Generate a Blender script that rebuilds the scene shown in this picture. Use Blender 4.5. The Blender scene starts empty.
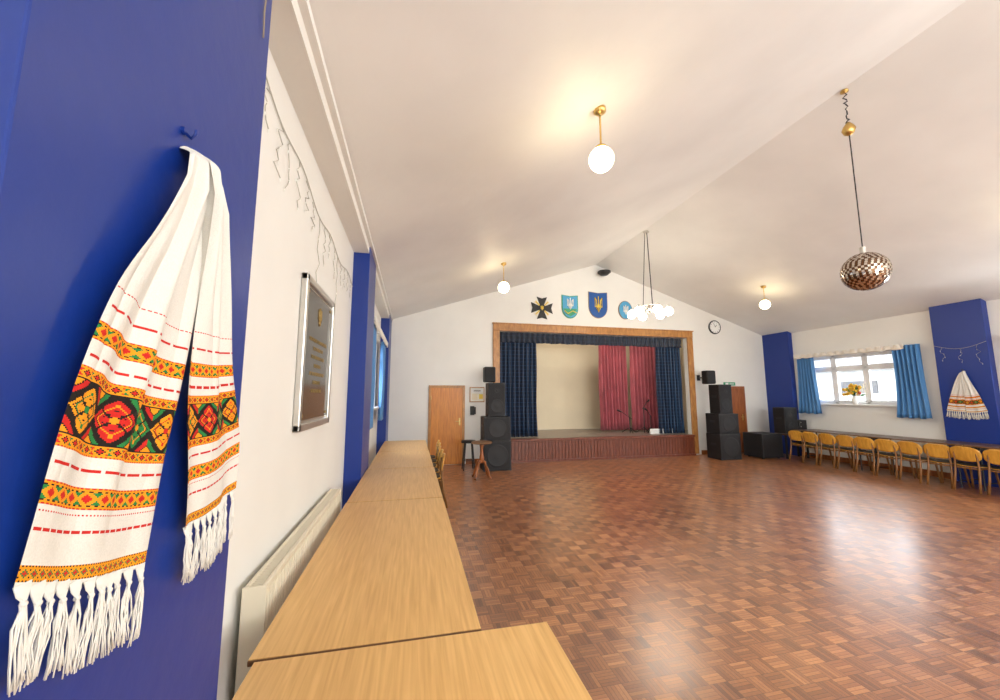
import bpy, bmesh, math, random
from mathutils import Matrix, Vector
random.seed(7)
C = bpy.context.scene.collection
sin, cos, pi = math.sin, math.cos, math.pi

# ------------------------------------------------------------------ materials
def mat(name, col, rough=0.6, metal=0.0, emit=None, es=0.0, spec=0.5, bump=None, var=None, sheen=0, coat=0):
    m = bpy.data.materials.new(name); m.use_nodes = True
    nt = m.node_tree; b = nt.nodes["Principled BSDF"]
    b.inputs["Base Color"].default_value = (*col, 1)
    b.inputs["Roughness"].default_value = rough
    b.inputs["Metallic"].default_value = metal
    b.inputs["Specular IOR Level"].default_value = spec
    if sheen: b.inputs["Sheen Weight"].default_value = sheen
    if coat:
        b.inputs["Coat Weight"].default_value = coat; b.inputs["Coat Roughness"].default_value = 0.15
    if emit:
        b.inputs["Emission Color"].default_value = (*emit, 1)
        b.inputs["Emission Strength"].default_value = es
    if var or bump:
        g = nt.nodes.new("ShaderNodeNewGeometry")
    if var:
        sc, amt = var
        n = nt.nodes.new("ShaderNodeTexNoise"); n.inputs["Scale"].default_value = sc; n.inputs["Detail"].default_value = 4
        nt.links.new(g.outputs["Position"], n.inputs["Vector"])
        r = nt.nodes.new("ShaderNodeValToRGB")
        r.color_ramp.elements[0].position = .3; r.color_ramp.elements[1].position = .7
        r.color_ramp.elements[0].color = (*[c*(1-amt) for c in col], 1)
        r.color_ramp.elements[1].color = (*[min(1, c*(1+amt*.4)) for c in col], 1)
        nt.links.new(n.outputs["Fac"], r.inputs["Fac"]); nt.links.new(r.outputs["Color"], b.inputs["Base Color"])
    if bump:
        sc, st = bump
        n = nt.nodes.new("ShaderNodeTexNoise"); n.inputs["Scale"].default_value = sc; n.inputs["Detail"].default_value = 5
        nt.links.new(g.outputs["Position"], n.inputs["Vector"])
        bp = nt.nodes.new("ShaderNodeBump"); bp.inputs["Strength"].default_value = st; bp.inputs["Distance"].default_value = .01
        nt.links.new(n.outputs["Fac"], bp.inputs["Height"]); nt.links.new(bp.outputs["Normal"], b.inputs["Normal"])
    return m

def wood(name, c1, c2, scale=(1, 1, 1), rough=.4, freq=6, coat=0):
    m = bpy.data.materials.new(name); m.use_nodes = True
    nt = m.node_tree; b = nt.nodes["Principled BSDF"]
    g = nt.nodes.new("ShaderNodeNewGeometry")
    mp = nt.nodes.new("ShaderNodeMapping"); mp.inputs["Scale"].default_value = scale
    n = nt.nodes.new("ShaderNodeTexNoise"); n.inputs["Scale"].default_value = freq; n.inputs["Detail"].default_value = 6
    n.inputs["Distortion"].default_value = .4
    r = nt.nodes.new("ShaderNodeValToRGB")
    r.color_ramp.elements[0].position = .32; r.color_ramp.elements[1].position = .68
    r.color_ramp.elements[0].color = (*c1, 1); r.color_ramp.elements[1].color = (*c2, 1)
    nt.links.new(g.outputs["Position"], mp.inputs["Vector"]); nt.links.new(mp.outputs["Vector"], n.inputs["Vector"])
    nt.links.new(n.outputs["Fac"], r.inputs["Fac"]); nt.links.new(r.outputs["Color"], b.inputs["Base Color"])
    b.inputs["Roughness"].default_value = rough
    if coat:
        b.inputs["Coat Weight"].default_value = coat; b.inputs["Coat Roughness"].default_value = .2
    return m

def parquet():
    m = bpy.data.materials.new("parquet"); m.use_nodes = True
    nt = m.node_tree; N = nt.nodes; L = nt.links; b = N["Principled BSDF"]
    def ma(op, a, c=None, d=None):
        n = N.new("ShaderNodeMath"); n.operation = op
        for i, v in enumerate((a, c, d)):
            if v is None: continue
            if isinstance(v, (int, float)): n.inputs[i].default_value = v
            else: L.new(v, n.inputs[i])
        return n.outputs[0]
    g = N.new("ShaderNodeNewGeometry"); sp = N.new("ShaderNodeSeparateXYZ"); L.new(g.outputs["Position"], sp.inputs[0])
    S = 0.125; NF = 5
    X = ma('DIVIDE', sp.outputs[0], S); Y = ma('DIVIDE', sp.outputs[1], S)
    fx = ma('FLOOR', X); fy = ma('FLOOR', Y)
    rx = ma('SUBTRACT', X, fx); ry = ma('SUBTRACT', Y, fy)
    par = ma('FLOORED_MODULO', ma('ADD', fx, fy), 2)
    t = ma('ADD', ma('MULTIPLY', rx, ma('SUBTRACT', 1, par)), ma('MULTIPLY', ry, par))
    o = ma('ADD', ma('MULTIPLY', ry, ma('SUBTRACT', 1, par)), ma('MULTIPLY', rx, par))
    tf = ma('MULTIPLY', t, NF); fi = ma('FLOOR', tf); ft = ma('SUBTRACT', tf, fi)
    cb = N.new("ShaderNodeCombineXYZ"); L.new(fx, cb.inputs[0]); L.new(fy, cb.inputs[1]); L.new(fi, cb.inputs[2])
    wn = N.new("ShaderNodeTexWhiteNoise"); wn.noise_dimensions = '3D'; L.new(cb.outputs[0], wn.inputs["Vector"])
    cb2 = N.new("ShaderNodeCombineXYZ"); L.new(fx, cb2.inputs[0]); L.new(fy, cb2.inputs[1]); cb2.inputs[2].default_value = 77
    wn2 = N.new("ShaderNodeTexWhiteNoise"); L.new(cb2.outputs[0], wn2.inputs["Vector"])
    mixv = ma('ADD', ma('MULTIPLY', wn.outputs["Value"], .42), ma('ADD', ma('MULTIPLY', wn2.outputs["Value"], .40), ma('MULTIPLY', par, .18)))
    rr = N.new("ShaderNodeValToRGB"); e = rr.color_ramp.elements
    e[0].position = .05; e[0].color = (.155, .050, .018, 1)
    e[1].position = .95; e[1].color = (.55, .240, .092, 1)
    k = e.new(.5); k.color = (.33, .122, .044, 1)
    L.new(mixv, rr.inputs["Fac"])
    nz = N.new("ShaderNodeTexNoise"); nz.inputs["Scale"].default_value = 60; nz.inputs["Detail"].default_value = 3
    L.new(g.outputs["Position"], nz.inputs["Vector"])
    big = N.new("ShaderNodeTexNoise"); big.inputs["Scale"].default_value = .7; L.new(g.outputs["Position"], big.inputs["Vector"])
    fac = ma('ADD', ma('MULTIPLY', nz.outputs["Fac"], .5), ma('ADD', .45, ma('MULTIPLY', big.outputs["Fac"], .6)))
    e1 = ma('MINIMUM', ft, ma('SUBTRACT', 1, ft)); e2 = ma('MINIMUM', o, ma('SUBTRACT', 1, o))
    gap = ma('MINIMUM', ma('MULTIPLY', e1, 10), ma('MULTIPLY', e2, 40))
    gap = ma('MINIMUM', gap, 1); gapc = ma('ADD', .35, ma('MULTIPLY', gap, .65))
    fac = ma('MULTIPLY', fac, gapc)
    vm = N.new("ShaderNodeVectorMath"); vm.operation = 'SCALE'
    L.new(rr.outputs["Color"], vm.inputs[0]); L.new(fac, vm.inputs["Scale"])
    L.new(vm.outputs[0], b.inputs["Base Color"])
    L.new(ma('ADD', .25, ma('ADD', ma('MULTIPLY', wn.outputs["Value"], .10), ma('MULTIPLY', big.outputs["Fac"], .12))), b.inputs["Roughness"])
    bp = N.new("ShaderNodeBump"); bp.inputs["Strength"].default_value = .25; bp.inputs["Distance"].default_value = .002
    L.new(ma('ADD', gap, ma('MULTIPLY', wn.outputs["Value"], .8)), bp.inputs["Height"]); L.new(bp.outputs["Normal"], b.inputs["Normal"])
    b.inputs["Specular IOR Level"].default_value = .75
    b.inputs["Coat Weight"].default_value = .7; b.inputs["Coat Roughness"].default_value = .26; b.inputs["Coat IOR"].default_value = 1.55
    return m

def grid_fabric(name, c1, c2, sx, sz):
    m = bpy.data.materials.new(name); m.use_nodes = True
    nt = m.node_tree; N = nt.nodes; L = nt.links; b = N["Principled BSDF"]
    g = N.new("ShaderNodeNewGeometry"); mp = N.new("ShaderNodeMapping"); mp.inputs["Rotation"].default_value = (pi/2, 0, 0)
    L.new(g.outputs["Position"], mp.inputs["Vector"])
    br = N.new("ShaderNodeTexBrick"); br.offset = 0; br.inputs["Scale"].default_value = 1
    br.inputs["Brick Width"].default_value = sx; br.inputs["Row Height"].default_value = sz
    br.inputs["Mortar Size"].default_value = .012; br.inputs["Mortar Smooth"].default_value = .5
    br.inputs["Color1"].default_value = (*c1, 1); br.inputs["Color2"].default_value = (*[c*.8 for c in c1], 1); br.inputs["Mortar"].default_value = (*c2, 1)
    L.new(mp.outputs[0], br.inputs["Vector"]); L.new(br.outputs["Color"], b.inputs["Base Color"])
    b.inputs["Roughness"].default_value = .5; b.inputs["Sheen Weight"].default_value = .1
    return m

def glassmat():
    m = bpy.data.materials.new("window_glass"); m.use_nodes = True
    nt = m.node_tree; N = nt.nodes; L = nt.links
    out = N["Material Output"]; N.remove(N["Principled BSDF"])
    t = N.new("ShaderNodeBsdfTransparent"); gl = N.new("ShaderNodeBsdfGlossy"); gl.inputs["Roughness"].default_value = .02
    mx = N.new("ShaderNodeMixShader"); mx.inputs[0].default_value = .06
    L.new(t.outputs[0], mx.inputs[1]); L.new(gl.outputs[0], mx.inputs[2]); L.new(mx.outputs[0], out.inputs[0])
    return m

M = dict(
 white=mat("wall_cream_paint", (.83, .82, .78), .6, bump=(9, .25), var=(1.3, .04)),
 cream=mat("stage_cream_paint", (.76, .67, .50), .7, bump=(9, .2), var=(1.3, .05)),
 ceil=mat("ceiling_paint", (.84, .835, .805), .55, bump=(5, .35), var=(.8, .08)),
 blue=mat("blue_gloss_paint", (.004, .030, .235), .38, bump=(14, .16)),
 trimw=mat("white_trim", (.82, .81, .78), .4),
 upvc=mat("white_upvc", (.85, .86, .87), .3),
 door=wood("door_wood", (.50, .15, .014), (.70, .27, .035), (6, 6, .6), .35),
 door2=wood("dark_door_wood", (.24, .065, .016), (.38, .125, .03), (6, 6, .6), .35),
 tabledark=wood("side_table_wood", (.07, .032, .015), (.12, .055, .025), (6, .8, 6), .35),
 frame=wood("proscenium_wood", (.34, .14, .035), (.52, .25, .07), (3, 3, 1), .35),
 slat=wood("stage_front_wood", (.115, .028, .013), (.20, .054, .025), (4, 4, .8), .4),
 stagefl=wood("stage_floor", (.17, .14, .12), (.27, .22, .19), (1, 6, 1), .35),
 beech=wood("beech_laminate", (.62, .35, .115), (.76, .47, .175), (16, .7, 16), .35, 4),
 edge=mat("table_edge_band", (.16, .075, .03), .5),
 chair=wood("chair_plywood", (.54, .25, .028), (.72, .37, .055), (5, 5, 1), .35),
 chairleg=wood("chair_leg_wood", (.18, .075, .02), (.30, .13, .035), (5, 5, 1), .4),
 seatpad=mat("black_seat_vinyl", (.02, .018, .017), .45),
 metal=mat("dark_metal", (.05, .05, .055), .4, .7),
 black=mat("black_vinyl", (.008, .008, .010), .55, bump=(150, .3)),
 grille=mat("speaker_grille", (.010, .010, .012), .65, .1, bump=(220, .5)),
 cone=mat("speaker_cone", (.012, .012, .014), .6),
 silver=mat("brushed_aluminium", (.62, .60, .56), .3, .9),
 brass=mat("brass", (.62, .42, .14), .28, 1),
 plate=mat("plaque_plate", (.045, .038, .030), .16, .4),
 gold=mat("gold_lettering", (.42, .29, .10), .4, .5),
 globe=mat("opal_globe", (1, .95, .85), .4, emit=(1, .80, .48), es=27),
 globe2=mat("opal_globe_small", (1, .95, .85), .4, emit=(1, .90, .72), es=44),
 rad=mat("radiator_enamel", (.74, .67, .52), .35),
 curt=mat("light_blue_curtain", (.060, .215, .48), .6, sheen=.3),
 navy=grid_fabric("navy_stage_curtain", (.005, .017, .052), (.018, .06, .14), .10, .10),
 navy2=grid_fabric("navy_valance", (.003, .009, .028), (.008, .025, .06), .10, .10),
 red=mat("dusky_pink_curtain", (.42, .088, .115), .6, sheen=.3, var=(3, .25)),
 redd=mat("red_paint", (.45, .05, .02), .4),
 paper=mat("paper", (.8, .78, .7), .8),
 orange=mat("orange_card", (.75, .25, .05), .7),
 sblue=mat("shield_blue", (.012, .085, .33), .4),
 sky=mat("shield_light_blue", (.08, .36, .62), .4),
 green=mat("shield_green", (.04, .32, .16), .5),
 yel=mat("emblem_yellow", (.80, .58, .08), .5),
 wht=mat("plain_white", (.85, .85, .83), .5),
 blk=mat("plain_black", (.012, .012, .012), .5),
 mirror=mat("mirror_tile", (.66, .60, .52), .2, 1),
 mirror2=mat("mirror_tile_dark", (.16, .085, .045), .25, 1),
 wire=mat("fairy_wire", (.45, .42, .36), .6),
 bulb=mat("fairy_bulb", (.9, .9, .85), .2),
 cable=mat("cable", (.30, .24, .17), .6),
 linen=mat("fringe_cotton", (.74, .72, .67), .85),
 petaly=mat("petal_yellow", (.85, .55, .03), .6), petalr=mat("petal_red", (.6, .04, .03), .6),
 petalw=mat("petal_white", (.80, .76, .68), .6), leaf=mat("leaf", (.04, .16, .03), .6),
 glass=glassmat(), parquet=parquet(),
 brick=mat("exterior_render", (.43, .43, .43), .8, var=(.8, .1)), roof=mat("exterior_roof", (.10, .10, .105), .8),
 tarmac=mat("tarmac", (.16, .16, .16), .9),
)
me_ = bpy.data.materials.new("embroidered_cotton"); me_.use_nodes = True
nt = me_.node_tree; at = nt.nodes.new("ShaderNodeVertexColor"); at.layer_name = "Col"
nt.links.new(at.outputs["Color"], nt.nodes["Principled BSDF"].inputs["Base Color"])
nt.nodes["Principled BSDF"].inputs["Roughness"].default_value = .9
nt.nodes["Principled BSDF"].inputs["Specular IOR Level"].default_value = .2
_g = nt.nodes.new("ShaderNodeNewGeometry"); _n = nt.nodes.new("ShaderNodeTexNoise"); _n.inputs["Scale"].default_value = 260; _n.inputs["Detail"].default_value = 2
_b = nt.nodes.new("ShaderNodeBump"); _b.inputs["Strength"].default_value = .5; _b.inputs["Distance"].default_value = .002
nt.links.new(_g.outputs["Position"], _n.inputs["Vector"]); nt.links.new(_n.outputs["Fac"], _b.inputs["Height"]); nt.links.new(_b.outputs["Normal"], nt.nodes["Principled BSDF"].inputs["Normal"])
M['embro'] = me_

# ------------------------------------------------------------------ builder
class B:
    def __init__(s, name): s.name = name; s.v = []; s.f = []; s.m = []; s.s = []; s.mats = []
    def mi(s, m):
        m = M[m]
        if m not in s.mats: s.mats.append(m)
        return s.mats.index(m)
    def add(s, vs, fs, m, smooth=False, T=None):
        o = len(s.v); k = s.mi(m)
        for p in vs:
            p = Vector(p)
            if T: p = T @ p
            s.v.append(tuple(p))
        for f in fs:
            s.f.append(tuple(i+o for i in f)); s.m.append(k); s.s.append(smooth)
        return s
    def box(s, x0, x1, y0, y1, z0, z1, m, bev=0, T=None):
        bm = bmesh.new(); bmesh.ops.create_cube(bm, size=1)
        for v in bm.verts:
            v.co = Vector(((x0+x1)/2+v.co.x*(x1-x0), (y0+y1)/2+v.co.y*(y1-y0), (z0+z1)/2+v.co.z*(z1-z0)))
        if bev: bmesh.ops.bevel(bm, geom=list(bm.edges), offset=bev, segments=2, affect='EDGES', profile=.5)
        bm.verts.index_update()
        s.add([v.co.copy() for v in bm.verts], [[v.index for v in f.verts] for f in bm.faces], m, False, T); bm.free()
        return s
    def cyl(s, p0, p1, r0, m, r1=None, n=16, smooth=True, T=None):
        if r1 is None: r1 = r0
        p0 = Vector(p0); p1 = Vector(p1); d = (p1-p0).normalized()
        a = d.orthogonal().normalized(); b = d.cross(a)
        vs = []
        for p, r in ((p0, r0), (p1, r1)):
            for i in range(n):
                t = 2*pi*i/n; vs.append(p+(a*cos(t)+b*sin(t))*r)
        s.add(vs, [[i, (i+1) % n, n+(i+1) % n, n+i] for i in range(n)], m, smooth, T)
        s.add(vs, [list(range(n))[::-1], list(range(n, 2*n))], m, False, T)
        return s
    def tube(s, pts, r, m, n=6, T=None, r1=None):
        pts = [Vector(p) for p in pts]; vs = []; fs = []
        for k, p in enumerate(pts):
            d = (pts[min(k+1, len(pts)-1)]-pts[max(k-1, 0)]).normalized()
            ref = Vector((0, 0, 1)) if abs(d.z) < .9 else Vector((0, 1, 0))
            a = d.cross(ref).normalized(); b = d.cross(a)
            rr = r if r1 is None else r+(r1-r)*k/(len(pts)-1)
            for i in range(n):
                t = 2*pi*i/n; vs.append(p+(a*cos(t)+b*sin(t))*rr)
        for k in range(len(pts)-1):
            for i in range(n): fs.append([k*n+i, k*n+(i+1) % n, (k+1)*n+(i+1) % n, (k+1)*n+i])
        fs.append(list(range(n))[::-1]); fs.append(list(range((len(pts)-1)*n, len(pts)*n)))
        return s.add(vs, fs, m, True, T)
    def lathe(s, c, prof, m, n=24, smooth=True, T=None):
        c = Vector(c); vs = []; fs = []
        for r, z in prof:
            for i in range(n):
                t = 2*pi*i/n; vs.append(c+Vector((r*cos(t), r*sin(t), z)))
        for k in range(len(prof)-1):
            for i in range(n): fs.append([k*n+i, k*n+(i+1) % n, (k+1)*n+(i+1) % n, (k+1)*n+i])
        return s.add(vs, fs, m, smooth, T)
    def sphere(s, c, r, m, nu=20, nv=12, smooth=True, sc=(1, 1, 1)):
        c = Vector(c); vs = [c+Vector((0, 0, -r*sc[2]))]; fs = []
        for k in range(1, nv):
            t = -pi/2+pi*k/nv
            for i in range(nu):
                p = 2*pi*i/nu; vs.append(c+Vector((r*cos(t)*cos(p)*sc[0], r*cos(t)*sin(p)*sc[1], r*sin(t)*sc[2])))
        vs.append(c+Vector((0, 0, r*sc[2])))
        for i in range(nu): fs.append([0, 1+(i+1) % nu, 1+i])
        for k in range(nv-2):
            for i in range(nu): a = 1+k*nu; fs.append([a+i, a+(i+1) % nu, a+nu+(i+1) % nu, a+nu+i])
        a = 1+(nv-2)*nu; t = len(vs)-1
        for i in range(nu): fs.append([a+i, a+(i+1) % nu, t])
        return s.add(vs, fs, m, smooth)
    def sheet(s, fn, nu, nv, m, th=0, smooth=True, T=None):
        P = [[Vector(fn(i/nu, j/nv)) for i in range(nu+1)] for j in range(nv+1)]
        vs = [p for r in P for p in r]; W = nu+1
        fs = [[j*W+i, j*W+i+1, (j+1)*W+i+1, (j+1)*W+i] for j in range(nv) for i in range(nu)]
        if th:
            N = []
            for j in range(nv+1):
                for i in range(nu+1):
                    a = P[j][min(i+1, nu)]-P[j][max(i-1, 0)]; b = P[min(j+1, nv)][i]-P[max(j-1, 0)][i]
                    N.append(a.cross(b).normalized())
            K = len(vs); vs = vs+[v+n*th for v, n in zip(vs, N)]
            fs += [[K+q for q in f][::-1] for f in fs[:]]
            rim = [i for i in range(W)]+[j*W+nu for j in range(1, nv+1)]+[nv*W+i for i in range(nu-1, -1, -1)]+[j*W for j in range(nv-1, 0, -1)]
            for a, b in zip(rim, rim[1:]+rim[:1]): fs.append([a, K+a, K+b, b])
        return s.add(vs, fs, m, smooth, T)
    def prism(s, poly, plane, d0, d1, m, T=None):
        n = len(poly)
        def q(p, d): return {'xz': (p[0], d, p[1]), 'yz': (d, p[0], p[1]), 'xy': (p[0], p[1], d)}[plane]
        vs = [q(p, d0) for p in poly]+[q(p, d1) for p in poly]
        fs = [list(range(n))[::-1], list(range(n, 2*n))]+[[i, (i+1) % n, n+(i+1) % n, n+i] for i in range(n)]
        return s.add(vs, fs, m, False, T)
    def done(s, loc=(0, 0, 0), rz=0, parent=None, recalc=True):
        me = bpy.data.meshes.new(s.name); me.from_pydata(s.v, [], s.f)
        for m in s.mats: me.materials.append(m)
        me.polygons.foreach_set("material_index", s.m); me.polygons.foreach_set("use_smooth", s.s)
        if recalc:
            bm = bmesh.new(); bm.from_mesh(me); bmesh.ops.recalc_face_normals(bm, faces=bm.faces); bm.to_mesh(me); bm.free()
        me.update()
        o = bpy.data.objects.new(s.name, me); C.objects.link(o); o.location = loc; o.rotation_euler = (0, 0, rz)
        if parent: o.parent = parent
        return o
def inst(o, loc, rz=0):
    n = bpy.data.objects.new(o.name.split('.')[0], o.data); C.objects.link(n); n.location = loc; n.rotation_euler = (0, 0, rz); return n
def empty(name, loc=(0, 0, 0)):
    e = bpy.data.objects.new(name, None); C.objects.link(e); e.location = loc; e.empty_display_size = .1; return e

# ------------------------------------------------------------------ room
XL, XR, YB, YF = -.75, 10.75, 9.65, -4.2
PL, PR = -.56, 10.60          # faces of the pilasters
EZ, RX, RZ = 3.50, 5.0, 5.40  # eaves height, ridge
def cz(x): return EZ+(RZ-EZ)*(1-abs(x-RX)/(RX-XL))

B("floor").box(XL-.25, XR+.25, YF-.2, YB, -.1, 0, 'parquet').done()
B("ceiling").prism([(XL-.25, cz(XL-.25)), (RX, RZ), (XR+.25, cz(XR+.25)), (XR+.25, cz(XR+.25)+.12), (RX, RZ+.12), (XL-.25, cz(XL-.25)+.12)], 'xz', YF-.2, YB+.15, 'ceil').done()

OX0, OX1, OZ1, SZ = 2.18, 7.86, 3.38, .58     # stage opening
w = B("wall_back")
for poly in ([(XL-.25, 0), (OX0, 0), (OX0, cz(OX0)), (XL-.25, cz(XL-.25))],
             [(OX1, 0), (XR+.25, 0), (XR+.25, cz(XR+.25)), (OX1, cz(OX1))],
             [(OX0, OZ1), (OX1, OZ1), (OX1, cz(OX1)), (RX, RZ), (OX0, cz(OX0))],
             [(OX0, 0), (OX1, 0), (OX1, SZ-.1), (OX0, SZ-.1)]):
    w.prism(poly, 'xz', YB, YB+.15, 'white')
w.done()
w = B("wall_front"); w.prism([(XL-.25, 0), (XR+.25, 0), (XR+.25, cz(XR+.25)), (RX, RZ), (XL-.25, cz(XL-.25))], 'xz', YF-.2, YF, 'white'); w.done()

def sidewall(name, x0, x1, opens):
    w = B(name); y = YF
    for (a, b, z0, z1) in opens:
        w.box(x0, x1, y, a, 0, EZ+.02, 'white'); w.box(x0, x1, a, b, 0, z0, 'white'); w.box(x0, x1, a, b, z1, EZ+.02, 'white'); y = b
    w.box(x0, x1, y, YB, 0, EZ+.02, 'white'); return w.done()
WR = [(-2.9, -.9, 1.47, 2.74), (2.1, 4.3, 1.47, 2.74), (6.40, 8.52, 1.47, 2.74)]
WL = [(-2.9, -.9, 1.47, 2.74), (6.2, 8.1, 1.47, 2.74)]
sidewall("wall_right", XR, XR+.25, WR); sidewall("wall_left", XL-.25, XL, WL)

for (a, b) in ((.63, 1.44), (4.75, 5.5), (8.85, YB)):
    B("pilaster_left").box(XL, PL, a, b, 0, cz(PL)-.002, 'blue', .004).done()
for (a, b) in ((.8, 1.6), (4.92, 5.68), (8.82, YB)):
    B("pilaster_right").box(PR, XR, a, b, 0, cz(PR)-.002, 'blue', .004).done()
t = B("trim_1")
for (a, b) in ((YF, .63), (1.44, 4.75), (5.5, 8.85)): t.box(XL, PL-.01, a, b, 3.43, EZ+.04, 'white')
t.done()
t = B("trim_2"); t.box(PL-.01, PL+.03, YF, YB, cz(PL)-.05, cz(PL)-.005, 'ceil'); t.done()
s = B("baseboard_back"); s.box(1.32, 1.9, YB-.02, YB, 0, .12, 'door2'); s.box(8.15, 8.86, YB-.02, YB, 0, .12, 'door2'); s.done()
s = B("baseboard_right")
for (a, b) in ((1.6, 4.92), (5.68, 8.82)): s.box(XR-.02, XR, a, b, 0, .12, 'door2')
s.done()

# ------------------------------------------------------------------ windows
def window(name, x_in, sgn, a, b, z0, z1):
    w = B(name); xf = x_in+sgn*.10; t = .035
    def bx(y0, y1, za, zb, m='upvc', dx=t, off=0):
        w.box(min(xf-dx+off, xf+dx+off), max(xf-dx+off, xf+dx+off), y0, y1, za, zb, m, .004 if m == 'upvc' else 0)
    bx(a, a+.06, z0, z1); bx(b-.06, b, z0, z1); bx(a, b, z0, z0+.06); bx(a, b, z1-.06, z1)
    W = b-a; m1 = a+W*.33; m2 = a+W*.67; tz = z1-.36
    bx(m1-.03, m1+.03, z0, z1); bx(m2-.03, m2+.03, z0, z1); bx(a, b, tz-.03, tz+.03)
    for (p, q) in ((a+.06, m1-.03), (m1+.03, m2-.03), (m2+.03, b-.06)):
        for (c, d) in ((z0+.06, tz-.03), (tz+.03, z1-.06)):
            for r in ((p, p+.035, c, d), (q-.035, q, c, d), (p, q, c, c+.035), (p, q, d-.035, d)):
                bx(*r, dx=.025, off=-sgn*.01)
    bx(a+.06, b-.06, z0+.06, z1-.06, 'glass', .004)
    bx(m1+.05, m1+.07, (z0+tz)/2-.06, (z0+tz)/2+.06, off=-sgn*.05, dx=.012)
    xs = sorted((x_in-sgn*.10, x_in+sgn*.10)); w.box(xs[0], xs[1], a-.04, b+.04, z0-.035, z0, 'trimw', .006)
    return w.done()
for i, (a, b, z0, z1) in enumerate(WR): window("window_%d" % (i+1), XR, 1, a, b, z0, z1)
for i, (a, b, z0, z1) in enumerate(WL): window("window_%d" % (i+4), XL, -1, a, b, z0, z1)

def curtain(name, x, y0, y1, z0, z1, m='curt', waves=6, amp=.035, flare=.0, pinch=0):
    c = B(name)
    def fn(u, v):
        z = z1+(z0-z1)*v
        yc = (y0+y1)/2; hw = (y1-y0)/2*(1+flare*v-pinch*sin(pi*v))
        return (x+amp*(.6+.6*v)*sin(u*2*pi*waves+.7*sin(v*3))+.012*sin(u*37+v*4), yc+(u*2-1)*hw, z+.01*sin(u*20)*v)
    c.sheet(fn, waves*12, 14, m, .004); return c
def wcurt(x, a, b, z0, z1, fl=.2, pi_=.12): curtain("drape_curtain", x, a, b, z0, z1, flare=fl, pinch=pi_).done()
wcurt(XR-.15, 5.90, 6.40, 1.20, 2.80, .22); wcurt(XR-.15, 8.16, 8.60, 1.20, 2.78, .45)
wcurt(XR-.15, 1.75, 2.2, 1.2, 2.72); wcurt(XR-.15, 4.2, 4.6, 1.2, 2.72)
wcurt(XL+.12, 5.85, 6.4, 1.20, 2.78); wcurt(XL+.12, 7.95, 8.5, 1.20, 2.78)
def rail(x, a, b, z, sg):
    r = B("curtain_rail"); r.box(min(x, x+sg*.03), max(x, x+sg*.03), a, b, z, z+.05, 'trimw', .004)
    def fn(u, v): return (x+.010*sin(u*90), a+u*(b-a), z+.04-.10*v-.02*abs(sin(u*28))*v)
    r.sheet(fn, 240, 3, 'petalw', .003)
    for k in (0, .5, 1):
        y = a+.05+(b-a-.1)*k; r.box(min(x, x+sg*.15), max(x, x+sg*.15), y-.01, y+.01, z+.01, z+.03, 'silver')
    r.done()
rail(XR-.21, 6.15, 8.66, 2.78, 1); rail(XR-.21, 1.7, 4.65, 2.76, 1); rail(XL+.18, 5.8, 8.6, 2.8, -1)

# exterior
e = B("exterior_building")
e.box(22, 28, -12, 30, -1, 3.0, 'brick'); e.prism([(21.6, 3.0), (28.4, 3.0), (25, 4.4)], 'xz', -12.5, 30.5, 'roof')
for y in range(-10, 30, 4): e.box(21.95, 22.05, y, y+1.6, 1.0, 2.4, 'roof')
e.done()
e = B("exterior_fence")
for y in range(0, 90): e.box(15.0, 15.04, -6+y*.3, -6+y*.3+.27, -.3, 1.75, 'brick')
e.done()
e = B("exterior_ground"); e.box(XR+.3, 60, -30, 50, -.4, -.3, 'tarmac'); e.box(-60, XL-.3, -30, 50, -.4, -.3, 'tarmac'); e.done()

# ------------------------------------------------------------------ stage
fr = B("proscenium_frame")
fr.box(OX0-.18, OX0, YB-.05, YB, SZ, OZ1+.17, 'frame', .01); fr.box(OX1, OX1+.18, YB-.05, YB, SZ-.55, OZ1+.17, 'frame', .01)
fr.box(OX0-.18, OX1+.18, YB-.06, YB, OZ1, OZ1+.19, 'frame', .01)
fr.box(OX0-.20, OX1+.20, YB-.08, YB, OZ1+.18, OZ1+.21, 'frame', .005)
fr.done()
st = B("stage")
st.box(OX0-.18, OX1-.0, YB-.10, YB-.02, 0, SZ-.05, 'slat')
n = 64
for i in range(n):
    x = OX0-.17+(OX1-OX0+.16)*i/n; st.box(x, x+.074, YB-.114, YB-.09, .05, SZ-.07, 'slat', .003)
st.box(OX0-.2, OX1-.0, YB-.14, YB, SZ-.06, SZ, 'slat', .01)
st.box(OX0-.2, OX1-.0, YB-.135, YB-.09, 0, .05, 'slat')
st.box(1.31, 8.69, YB+.16, 11.98, SZ-.1, SZ-.002, 'stagefl'); st.box(OX0+.01, OX1-.01, YB-.01, YB+.17, SZ-.09, SZ-.002, 'stagefl')
st.done()
sw = B("wall_stage")
sw.box(1.2, 8.8, 12.0, 12.15, 0, 4.3, 'cream'); sw.box(1.2, 1.3, YB+.15, 12, 0, 4.3, 'cream'); sw.box(8.7, 8.8, YB+.15, 12, 0, 4.3, 'cream')
sw.box(1.2, 8.8, YB+.15, 12.15, 4.2, 4.3, 'cream'); sw.done()
def ycurtain(name, x0, x1, y, z0, z1, m, waves, amp=.05, scal=0):
    c = B(name)
    def fn(u, v):
        z = z1+(z0-z1)*v
        if scal: z -= v*scal*abs(sin(u*pi*waves/3))
        return (x0+(x1-x0)*u+.01*sin(v*9+u*30), y+amp*(sin(u*2*pi*waves+.5*sin(v*3)))*(.8+.3*v), z)
    c.sheet(fn, waves*10, 12, m, .004); return c.done()
ycurtain("stage_curtain_blue", OX0+.01, 3.30, YB+.30, SZ+.01, 3.36, 'navy', 9)
ycurtain("stage_curtain_blue", 7.02, OX1-.01, YB+.30, SZ+.01, 3.36, 'navy', 8)
ycurtain("stage_valance", OX0+.02, OX1-.02, YB+.21, 3.12, 3.40, 'navy2', 38, .022, .015)
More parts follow.
